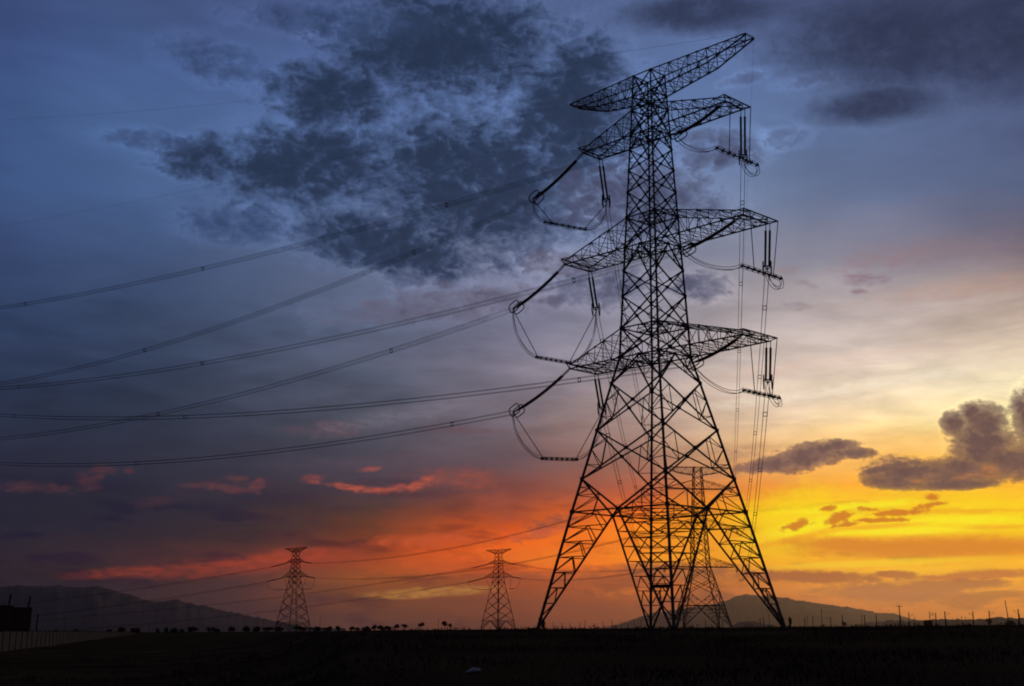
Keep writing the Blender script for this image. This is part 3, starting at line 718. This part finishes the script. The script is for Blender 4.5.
for k in AL:
    P, t0, co, spc = AL[k]; Y = polyA(k, t0); YA[k] = Y
    sd_ = 'left' if k[0] == 'L' else 'right'; lv = LEVEL[k[1]]
    insulator(P, Y, NA, .38 if k[0] == 'L' else .3,
              f'dark double insulator string slanting left and down from the {lv} {sd_} crossarm tip', 'insulator strings of the largest tower', gap=.14)
    bundle(lambda t, k=k: polyA(k, t), [t0+i*(205-t0)/60 for i in range(61)], spc,
           f'bundle of thin wires running off left from the {lv} {sd_} crossarm', 'wire bundles running left', rad=.024)
    sl = R(24); Yb = PB[k]+DB*7.6*math.cos(sl)+Vector((0, 0, -7.6*math.sin(sl))); YB[k] = Yb
    insulator(PB[k], Yb, NB, .15, f'dark double insulator string hanging steeply below the {lv} {sd_} crossarm end', 'insulator strings of the largest tower')
    # to the next tower
    s = -1 if k[0] == 'L' else 1
    ztip, l_ = {'2': (zc(53.238), 10.6), '3': (zc(40.2), 12.2), '4': (zc(27.923), 11.6)}[k[1]]
    tip = Vector((CX+s*l_, CY-1.2, CZ+ztip)); dv = Yb-tip; dv.z = 0; dv.normalize()
    yk = tip+dv*5.5+Vector((0, 0, -1.9))
    insul = insulator(tip, yk, Vector((-dv.y, dv.x, 0)), .1, f'small insulator string at the {lv} {sd_} arm of the mid-sized tower', 'insulator strings of the mid-sized tower', ring=False)
    span = (yk-Yb).length; sg = 9.5
    def fnB(t, a=Yb.copy(), b=yk.copy(), sg=sg): return a.lerp(b, t)+Vector((0, 0, -sg*4*t*(1-t)))
    bundle(fnB, [i/50 for i in range(51)], [.035, .12, .22, .35, .5, .65, .8], f'wire bundle from the {lv} {sd_} crossarm back to the mid-sized tower',
           'wire bundles running to the mid-sized tower', rad=.019)
# earth wires
def ew(P, co, L, label):
    def fn(t): q = P+DA*t; q.z = P.z+co[0]*t*t+co[1]*t; return q
    bundle(fn, [L*i/40 for i in range(41)], [], label, 'earth wires', rad=.011, quad=False, name='earth_wire')
ew(vE(6.81, 137.89, 60.37), (1.72e-4, .0719), 200, 'single hair-thin earth wire running left from the left end of the top arm')
ew(vE(24.30, 119.53, 60.37), (2.465e-4, .1688), 215, 'single hair-thin earth wire running left from the right end of the top arm')
for s, a in ((-1, (7.85, 138.9, 60.37)), (1, (25.34, 120.5, 60.37))):
    A_ = vE(*a); B_ = Vector((CX+s*10.6, CY, CZ+zc(60.37)))
    bundle(lambda t: A_.lerp(B_, t)+Vector((0, 0, -7*4*t*(1-t))), [i/40 for i in range(41)], [],
           f'single hair-thin earth wire from the {"left" if s < 0 else "right"} end of the top arm to the mid-sized tower', 'earth wires', rad=.011, quad=False, name='earth_wire')

def bez(a, b, c, d, n=14):
    out = []
    for i in range(n+1):
        t = i/n; u = 1-t; out.append(a*u**3+b*3*u*u*t+c*3*u*t*t+d*t**3)
    return out
def jumper(b0, b1, ya, yb, label, rods, loop=0.0):
    root = empty('jumper', b0); tag(root, label, 'jumper', 'jumpers of the largest tower')
    ax = (b1-b0).normalized(); sdv = Vector((-ax.y, ax.x, 0)); n = 7
    m = MB(); m.bar(Vector(), b1-b0, .055, n=6); 
    for a, b in ((-1, -1), (1, -1), (-1, 1), (1, 1)): m.bar((sdv*a+Vector((0, 0, b)))*.16, b1-b0+(sdv*a+Vector((0, 0, b)))*.16, .022)
    m.build('rigid_tube', ALU, root)
    for i in range(n+1):
        c = (b1-b0)*(i/n); MB().box(c, (.06, .16, .13), math.atan2(ax.y, ax.x)).build('clamp', ALU, root)
    for p, q in rods:
        m = MB(); m.bar(p-b0, q-b0, .045, n=6); m.box(q-b0, (.16, .16, .08)); m.build('hanger_rod', STEEL, root)
    L = (b1-b0).length
    for (y, e, o) in ((ya, b0, -1), (yb, b1, 1)):
        for a, b in ((-.2, 0.0), (.2, 0.0), (0, .32)):
            off = sdv*a+Vector((0, 0, b*o*0+b*.9))
            if loop and o == 1:
                c1 = e+ax*1.0+Vector((0, 0, -loop)); c2 = y+Vector((0, 0, -loop*1.25))
            else:
                drop = max(y.z-e.z, .5)
                c1 = e+ax*o*L*.12+Vector((0, 0, -.15)); c2 = y+Vector((0, 0, -drop*.75))
                if loop: c1 = e-ax*1.6+Vector((0, 0, -1.2)); c2 = y+(e-y)*.25+Vector((0, 0, -1.6))
            MB().tube([p+off-b0 for p in bez(e, c1, c2, y)], .03, 5).build('jumper_wire', ALU, root)
BARL = {'L2': (vE(3.82, 140.78, 46.63), vE(8.86, 143.10, 46.46)), 'L3': (vE(2.83, 142.96, 30.71), vE(7.04, 144.97, 30.42)), 'L4': (vE(3.44, 142.85, 18.72), vE(7.69, 144.67, 18.85))}
for k, (a, b) in BARL.items():
    jumper(a, b, YA[k], YB[k], f'jumper loop with a rigid bar hanging under the {LEVEL[k[1]]} left crossarm',
           [(YA[k], a.lerp(b, .06 if k != 'L2' else .2)), (YB[k], a.lerp(b, .95))])
DAr = Vector((math.cos(PHI), -math.sin(PHI), 0)); DQ = Vector((math.sin(PHI), math.cos(PHI), 0)); OT = Vector((TX, TY, EYE))
for k, a_, q0, q1, e0, e1, zz, zbar, dz in (('R2', 11.94, -3.91, 2.95, -2.44, 2.25, 53.238, -5.99, .31), ('R3', 14.04, -3.3, 3.24, -2.75, 3.21, 40.2, -5.7, .4), ('R4', 13.46, -3.0, 2.83, -2.83, 2.98, 27.923, -5.75, .4)):
    b0 = OT+DAr*a_+DQ*q0+Vector((0, 0, zz+zbar)); b1 = OT+DAr*a_+DQ*q1+Vector((0, 0, zz+zbar))
    t0_, t1_ = OT+DAr*a_+DQ*(e0+1.1)+Vector((0, 0, zz+dz)), OT+DAr*a_+DQ*e1+Vector((0, 0, zz+dz))
    jumper(b0, b1, YA[k], YB[k], f'jumper bar held by two rods under the {LEVEL[k[1]]} right crossarm', [(t0_, b0.lerp(b1, .3)), (t1_, b0.lerp(b1, .8))], loop=1.7)

# ------------------------------------------------------------------ wires and insulators of the two far towers
def far_string(P, d, L, drop, label):
    root = MB(); e = Vector(d)*L+Vector((0, 0, -drop)); n = 14; pts = []; rad = []
    for i in range(n):
        for q, rr in ((0, .1), (.3, .26), (.7, .26)): pts.append(e*((i+q)/n)); rad.append(rr)
    o = root.tube(pts, rad, 6).build('insulator_string', CERAM, None, P); tag(o, label, 'insulator', 'insulator strings of the small far towers'); return P+e
c_, s_ = math.cos(PHI), math.sin(PHI)
FD_R = Vector((.92, -.39, 0)); FD_L = Vector((-.97, .24, 0))
def far_lines(bx, by, bz, k, who):
    tipL = lambda L, zz: Vector((bx-L*k*c_, by+L*k*s_, bz+zz*k)); tipR = lambda L, zz: Vector((bx+L*k*c_, by-L*k*s_, bz+zz*k))
    for nm, tip, L_, zz in (('upper left', tipL, 6.1, 30.2), ('lower left', tipL, 8.8, 23.8), ('upper right', tipR, 6.1, 30.2), ('lower right', tipR, 8.8, 23.8)):
        P = tip(L_, zz); right = 'right' in nm
        dirs = FD_R if right else FD_L
        E_ = far_string(P, dirs, 8.2 if not right else 4.2, 1.9 if not right else .7, f'short dark insulator string, {nm} arm of the small tower {who}')
        if right:                                           # on to the left arms of the grey tower
            la, zz_ = {('at left', 'upper'): (10.6, zc(53.238)), ('at left', 'lower'): (12.2, zc(40.2))}.get((who, nm[:5]), (11.6, zc(27.923)))
            B_ = Vector((CX-la, CY+(1.2 if 'upper' in nm else .2), CZ+zz_)); dirs = (B_-P); dirs.z = 0; dirs.normalize()
            fn = lambda t: E_.lerp(B_, t)+Vector((0, 0, -(5.5 if who == 'at left' else 2.2)*4*t*(1-t))); ts = [i/40 for i in range(41)]; spc = [.2, .5, .8]
        else:
            def fn(t): q = E_+dirs*t; q.z = E_.z+2.6e-4*t*t*(1 if t < 180 else (180/t)**.5)-.16*t; return q
            ts = [10*i for i in range(31)]; spc = [20, 60, 110]
        bundle(fn, ts, spc, f'thin sagging wire running {"right" if right else "left"} from the {nm} arm, small tower {who}', 'far wires', spread=.2, rad=.032)
        if 'lower' in nm:
            a = P+Vector((0, 0, -5.4*k)); m = MB(); dd = dirs*(-1 if not right else -1)
            q0, q1 = a+dirs*3.4, a-dirs*3.0
            root = empty('jumper', q0); tag(root, f'small jumper bar hanging under the {nm} arm of the small tower {who}', 'jumper', 'jumpers of the small far towers')
            MB().bar(Vector(), q1-q0, .12).build('rigid_tube', ALU, root)
            MB().tube([p-q0 for p in bez(E_, E_+Vector((0, 0, -2.5)), q0+dirs*1.5, q0)], .07, 5).build('jumper_wire', ALU, root)
            MB().bar(P-q0, q1-q0+dirs*.8, .06).build('hanger_rod', STEEL, root)
far_lines(EX, EY, EZ, 1.0, 'at left')
far_lines(GX, GY, GZ, .955, 'at centre')

# ------------------------------------------------------------------ placing things along a line of sight on the ground
def on_ground(px, dist, py=622):
    a = R(sky_dir(px, py)[0]); x, y = dist*math.tan(a), dist; return Vector((x, y, ground_z(x, y)))
def px_h(px, py, dist):
    return EYE+dist*math.tan(R(sky_dir(px, py)[1]))/math.cos(R(sky_dir(px, py)[0]))

# trees of the far row
def tree(px, ytop, wpx, dist, seed, kind, label):
    p = on_ground(px, dist); H = max(px_h(px, ytop, dist)-p.z, 1.5); Wd = wpx*1.15*dist/FPX/2; rnd = random.Random(seed)
    root = empty('tree', p); tag(root, label, 'tree', 'trees along the horizon')
    hb = H*(.42 if kind == 'lollipop' else .14)
    m = MB(); m.tube([(0, 0, -.2), (rnd.uniform(-.1, .1), 0, hb*.6), (rnd.uniform(-.15, .15), 0, H*.7)], [.16, .12, .05], 6)
    for k in range(5):
        a = rnd.uniform(0, 6.28); m.bar((0, 0, hb*.8+.1*k), (math.cos(a)*Wd*.6, math.sin(a)*Wd*.6, H*(.6+.07*k)), .06, .02)
    m.build('trunk', BARK, root)
    v = []; f = []; cl = []
    for k in range(9):
        a = rnd.uniform(0, 6.28); q = rnd.random()**.5*.7
        cl.append((math.cos(a)*Wd*q, math.sin(a)*Wd*q, hb+(H-hb)*rnd.uniform(.18, .66)*(1-.35*q*q), rnd.uniform(.26, .46)))
    zc_ = (hb+H)/2
    for k in range(520):
        cx, cy, cz, cr = rnd.choice(cl); t = rnd.uniform(0, 6.28); w = rnd.uniform(-1, 1); q = rnd.random()**.4
        s = math.sqrt(1-w*w); hz = (H-hb)/2
        c = Vector((cx+math.cos(t)*s*cr*Wd*q, cy+math.sin(t)*s*cr*Wd*q, cz+w*cr*hz*q)); 
        if c.z > H: c.z = H-rnd.random()*.3
        if c.z < .2: c.z = .2
        d = [Vector((rnd.uniform(-1, 1), rnd.uniform(-1, 1), rnd.uniform(-1, 1)))*.2*min(Wd, 2) for _ in range(3)]
        i = len(v); v += [tuple(c+q_) for q_ in d]; f.append((i, i+1, i+2))
    me = bpy.data.meshes.new('crown'); me.from_pydata(v, [], f); me.materials.append(LEAF)
    o = bpy.data.objects.new('crown', me); COL.objects.link(o); o.parent = root
TREES = [(56,630.2,5,0),(77,630,6,0),(111,630,6,0),(121.7,628,9,0),(137,628,11,0),(158,629,4,0),(167,628,5,0),(174,629.2,8,0),(182,630,5,0),(193,627.6,9,0),(209,627.5,5,0),(216,628,9,0),(233,627,7,0),(246,627,9,0),(256,627.5,9,0),
         (268,627.5,12,0),(281,626.8,11,0),(301,627.5,12,0),(316,627.8,13,0),(328,628,10,0),(338.5,626.6,6,0),(352,627.8,6,0),(358,629,5,0),(367.5,628,8,0),(374,624.7,6,0),(382,626.4,8,0),(388,626.6,7,0),(397,625.8,6,1),(404.5,625.2,6,1),(421,622.8,6.5,1),(444.5,622.4,7,1),(450.4,624.4,4,1)]
for i, (px, yt, w, lol) in enumerate(TREES):
    word = ('slim-trunked tree with a small round crown' if lol else ('wide low bushy tree' if w > 9 else ('small dark bushy tree' if w > 5 else 'tiny dark shrub-like tree')))
    pos = f'{ORD[i]} from the left in the far row' if i < 16 else f'{ORD[len(TREES)-1-i]} from the right end of the far row'
    tree(px, yt-2.6, w, 540, 100+i, 'lollipop' if lol else 'bush', f'{word}, {pos}')
def bush(px, ytop, w, dist, seed, label):
    tree(px, ytop, w, dist, seed, 'bush', label)
bush(790, 622, 3.6, 140, 301, 'small dark bush at the foot of the right leg of the largest tower')
bush(543, 627, 5, 138, 302, 'small dark bush at the foot of the left leg of the largest tower')
bush(989, 617, 6, 640, 303, 'dark bush at the foot of a railway mast near the right edge')
bush(1010, 619, 10, 640, 304, 'low dark bush beside the tallest thin pole at the right')
bush(844, 620, 5, 640, 305, 'dark ragged bush on the right horizon beside a thin post')

# railway masts and poles on the right
def mast(px, ytop, arm, label, thick=.2, dist=640, cross=False, base=0):
    p = on_ground(px, dist, ytop); H = px_h(px, ytop, dist)-p.z; root = empty('railway_mast' if not cross else 'utility_pole', p)
    tag(root, label, 'mast' if not cross else 'pole', 'masts along the right horizon')
    m = MB(); m.bar((0, 0, -.4), (0, 0, H), thick*1.25, thick, 6)
    m.build('pole', PAINT, root)
    if base: MB().bar((.3, 0, -.3), (.25, 0, H*base), thick*1.2, n=6).build('stub_post', PAINT, root)
    if arm:
        m = MB(); L = 2.5*arm; m.bar((0, 0, H*.86), (L, 0, H*.93), .045); m.bar((0, 0, H*.66), (L, 0, H*.91), .04); m.bar((L*.55, 0, H*.79), (L*1.1, 0, H*.8), .035)
        m.build('bracket', PAINT, root)
    if cross:
        m = MB(); m.bar((-1.4, 0, H*.93), (1.4, 0, H*.93), .12); m.bar((-1.4, 0, H*.93), (-1.4, 0, H*.98), .08); m.bar((1.4, 0, H*.93), (1.4, 0, H*.98), .08); m.build('crossarm', WOOD, root)
mast(899, 605, 0, 'wooden utility pole with a short crossbar at its top, on the right horizon', .22, 640, True, .55)
mast(908.6, 612.6, 1, 'railway mast just right of the crossbar pole, bracket pointing right')
mast(929.3, 611.5, 1, 'railway mast rising behind a low dark shed', .16)
mast(935.5, 612.8, -1, 'railway mast just right of the low dark shed, bracket pointing left')
mast(944.7, 611.4, 1, 'railway mast second right of the low shed, bracket pointing right', .24, 640, False, .5)
mast(972.7, 611.4, -1, 'railway mast with bracket pointing left, midway between shed and tallest pole', .24)
mast(989, 611, 1, 'railway mast with dark bush at its foot, bracket pointing right', .24)
mast(1018, 608.8, -1, 'railway mast nearest the right edge, bracket pointing left', .24, 640, False, .7)
mast(830.6, 616.5, -1, 'thin railway mast with tiny bracket, third post left of the two paired masts', .16)
mast(842, 615, 0, 'thin dark post rising from a ragged bush on the right horizon', .2)
def leaning(px, px2, ytop, dist, thick, label, name='utility_pole'):
    p = on_ground(px, dist); H = px_h(px2, ytop, dist)-p.z; m = MB(); dx = (px2-px)*dist/FPX
    m.tube([(0, 0, -.4), (dx*.5, 0, H*.5), (dx, 0, H)], [thick, thick*.85, thick*.7], 6); m.bar((dx*.9-.5, 0, H*.9), (dx*.9+.5, 0, H*.9), .06)
    tag(m.build(name, WOOD, None, p), label, 'pole', 'poles')
leaning(1009, 1006.8, 600, 640, .24, 'tallest thin pole at the far right, leaning slightly left')
for i, (px, yt, th, nm) in enumerate(((705.5, 620.5, .2, 'short post showing between the legs of the mid-sized tower'), (722.5, 620.5, .16, 'short post just inside the right leg of the largest tower, left of the low knoll'),
        (760, 618, .2, 'left one of two paired posts inside the right leg of the largest tower'), (763.4, 617, .22, 'right one of two paired posts inside the right leg of the largest tower'), (769, 613.5, .12, 'tall hair-thin post touching the right leg of the largest tower'),
        (804.6, 617, .22, 'first short post right of the largest tower'), (807.3, 615.5, .12, 'second, thinner post right of the largest tower'), (812.6, 616, .18, 'third post right of the largest tower'),
        (821.3, 608.5, .18, 'tall thin post, fourth right of the largest tower'), (861.5, 614.6, .14, 'thin left one of two paired posts under the mountain slope'), (864.4, 614.8, .26, 'thick right one of two paired posts under the mountain slope'),
        (876, 614.5, .26, 'thick lone post left of the crossbar pole'), (914.5, 616.5, .1, 'faint thin post between the crossbar pole and the shed'), (961.5, 616, .12, 'faint thin post midway between two bracket masts, left one'), (965.5, 616.4, .1, 'faint thin post midway between two bracket masts, right one'))):
    p = on_ground(px, 640, yt); H = max(px_h(px, yt, 640)-p.z, 1); m = MB(); m.tube([(0, 0, -.3), (0, 0, H*.95), (0, 0, H)], [th, th*.85, th*.3], 6); m.bar((-.35, 0, H*.88), (.35, 0, H*.88), .06)
    tag(m.build('post', PAINT, None, p), nm, 'post', 'posts along the right horizon')
rp_ = random.Random(5)
FX = [553, 562, 570, 580, 585, 594, 603, 612, 621, 628, 634, 641, 683, 692]
for i, px in enumerate(FX):
    p = on_ground(px, 700); H = px_h(px, rp_.uniform(619.5, 624), 700)-p.z; m = MB(); m.tube([(0, 0, -.3), (0, 0, H*.95), (0, 0, H)], [.14, .12, .05], 6); m.bar((0, 0, H*.9), (rp_.choice((-1, 1))*1.1, 0, H*.94), .05)
    tag(m.build('post', PAINT, None, p), f'tiny post on the horizon under the largest tower, {ORD[i]} from its left leg', 'post', 'tiny posts under the largest tower')
# shed
p = on_ground(928, 650); shed = empty('shed', p); tag(shed, 'low dark shed on the right horizon among the railway masts', 'shed')
MB().box((0, 0, .9), (1.9, 1.6, 1.3)).build('wall', BRICK, shed)
m = MB(); m.v = [(-2.2, -1.9, 2.2), (2.2, -1.9, 2.2), (2.2, 1.9, 2.2), (-2.2, 1.9, 2.2), (-1.6, 0, 3.2), (1.6, 0, 3.2)]; m.f = [(0, 1, 5, 4), (2, 3, 4, 5), (1, 2, 5), (3, 0, 4), (3, 2, 1, 0)]; m.build('roof', ROOFM, shed)
# thin aerial wands on the left
for px, yt, nm in ((65, 616, 'faint hair-thin mast behind the pale wall, left one'), (150, 622, 'faint hair-thin mast behind the tree row, right one'), (320, 617, 'faint thin mast right of the small far left tower'), (438.5, 618.5, 'faint thin mast among the slim-trunked trees')):
    p = on_ground(px, 560); H = px_h(px, yt, 560)-p.z; m = MB(); m.tube([(0, 0, -.3), (0, 0, H)], [.1, .05], 5); m.bar((-.4, 0, H*.9), (.4, 0, H*.9), .04)
    tag(m.build('mast', PAINT, None, p), nm, 'mast', 'faint far masts')

# ------------------------------------------------------------------ the wall and the building at the left edge
W0, WD = Vector((-61, 149)), Vector((-38, 149)).normalized()
wroot = empty('perimeter_wall', (W0.x, W0.y, 0)); tag(wroot, 'pale panelled perimeter wall with dark pillars running away along the left edge', 'wall')
pan = MB(); ang = math.atan2(WD.y, WD.x)
for i in range(-5, 72):
    a, b = W0+WD*(6.3*i), W0+WD*(6.3*(i+1)); c = (a+b)/2; za = px_h(0, 633, 1)*0
    r = math.hypot(c.x, c.y); top = EYE - r*math.tan(R(.36)) ; bot = ground_z(c.x, c.y)
    pan.box((c.x-W0.x, c.y-W0.y, (top+bot-.4)/2), (2.96, .09, (top-bot+.4)/2), ang)
    pl = MB(); pl.box((0, 0, (top-bot+.5)/2-.4), (.22, .17, (top-bot+.5)/2), ang); pl.box((0, 0, top-bot+.12), (.27, .22, .05), ang)
    pl.build('pillar', WOOD, wroot, (a.x-W0.x, a.y-W0.y, bot))
pan.build('wall_panel', WALLM, wroot)
bd = 232.0
AZ31 = R(sky_dir(31, 620)[0]); RB = bd/math.cos(AZ31)
def bx(px): return RB*math.tan(R(sky_dir(px, 620)[0])-AZ31)
BB = (RB*math.sin(AZ31), RB*math.cos(AZ31)); bz = ground_z(*BB); t1_ = px_h(20, 608, bd); t2_ = px_h(6, 606.3, bd)
b_ = empty('brick_building', (BB[0], BB[1], bz), -AZ31); tag(b_, 'dark flat-roofed brick building with two chimney pipes behind the pale wall', 'building')
x1, x2, x3 = 0.0, bx(12)-bx(31), bx(-34)-bx(31)
MB().box(((x1+x2)/2, 3.2, (t1_-bz)/2-.3), ((x1-x2)/2, 3.2, (t1_-bz)/2+.3)).build('wall', BRICK, b_)
MB().box(((x2+x3)/2-.01, 3.6, (t2_-bz)/2-.3), ((x2-x3)/2, 4.2, (t2_-bz)/2+.3)).build('wall', BRICK, b_)
MB().box(((x1+x2)/2, 3.2, t1_-bz+.06), ((x1-x2)/2+.12, 3.3, .055)).build('roof_edge', ROOFM, b_)
MB().box(((x2+x3)/2-.01, 3.6, t2_-bz+.06), ((x2-x3)/2+.12, 4.3, .055)).build('roof_edge', ROOFM, b_)
for px, py, tp in ((8, 595, t2_), (28, 596.6, t1_)):
    x = bx(px)-bx(31); H = px_h(px, py, bd+1.5); m = MB(); m.tube([(x-.12, 1.5, tp-bz-.2), (x+.05, 1.5, H-bz)], [.17, .15], 8); m.bar((x, 1.5, H-bz-.02), (x+.06, 1.5, H-bz+.08), .22, n=8); m.build('chimney_pipe', ROOFM, b_)
m = MB()
for (c, h) in (((-2.2, -.015, 1.2), (.5, .03, 1.0)),): m.box(c, h)
m.build('door', WOOD, b_)
for xw in (-1.0, -3.4):
    w = MB().box((xw, -.02, 2.6), (.4, .035, .45)).build('window', PAINT, b_)
p = on_ground(36.5, 205); H = px_h(38, 614.6, 205)-p.z; m = MB(); m.tube([(0, 0, -.3), (.05, 0, H*.5), (.16, 0, H)], [.13, .12, .1], 8); m.bar((.16, 0, H-.02), (.165, 0, H+.05), .14, n=8)
tag(m.build('post', WOOD, None, p), 'lone dark post between the brick building and the tree row', 'post')

# ------------------------------------------------------------------ pale sack lying in the field
def sack():
    d = 35.5; a = R(sky_dir(473, 672)[0]); x, y = d*math.tan(a), d; zg = ground_z(x, y); v = []; f = []; nu, nv = 20, 11
    for j in range(nv+1):
        t = math.pi*j/nv
        for i in range(nu):
            u = 2*math.pi*i/nu
            w = 1+.16*math.sin(3*u+1)*math.sin(t)+.1*math.sin(5*u+3*t)+.06*math.sin(9*u-2*t)
            v.append((.19*math.sin(t)*math.cos(u)*w+.05*math.sin(2*t), .13*math.sin(t)*math.sin(u)*w, .075*math.cos(t)*(1+.25*math.sin(2*u))+.05))
    for j in range(nv):
        for i in range(nu): f.append((j*nu+i, (j+1)*nu+i, (j+1)*nu+(i+1) % nu, j*nu+(i+1) % nu))
    m = MB(); m.v = v; m.f = f; o = m.build('plastic_sack', ROCKM, None, (x, y, zg+.02), True)
    tag(o, 'small pale crumpled sack lying in the dark field', 'sack')
sack()

# ------------------------------------------------------------------ evening haze
HAZE = 2.4e-5
m = MB(); m.box((0, 0, 90), (18800, 18800, 390)); hzm = bpy.data.materials.new('evening_haze'); hzm.use_nodes = True
hn = hzm.node_tree; hn.nodes.clear(); ho = hn.nodes.new('ShaderNodeOutputMaterial'); hv = hn.nodes.new('ShaderNodeVolumePrincipled')
hv.inputs['Color'].default_value = (.95, .86, .78, 1); hv.inputs['Density'].default_value = HAZE; hv.inputs['Anisotropy'].default_value = .84
hn.links.new(hv.outputs[0], ho.inputs['Volume'])
tag(m.build('haze', hzm), 'thin evening haze over the plain', 'haze', kind='stuff')
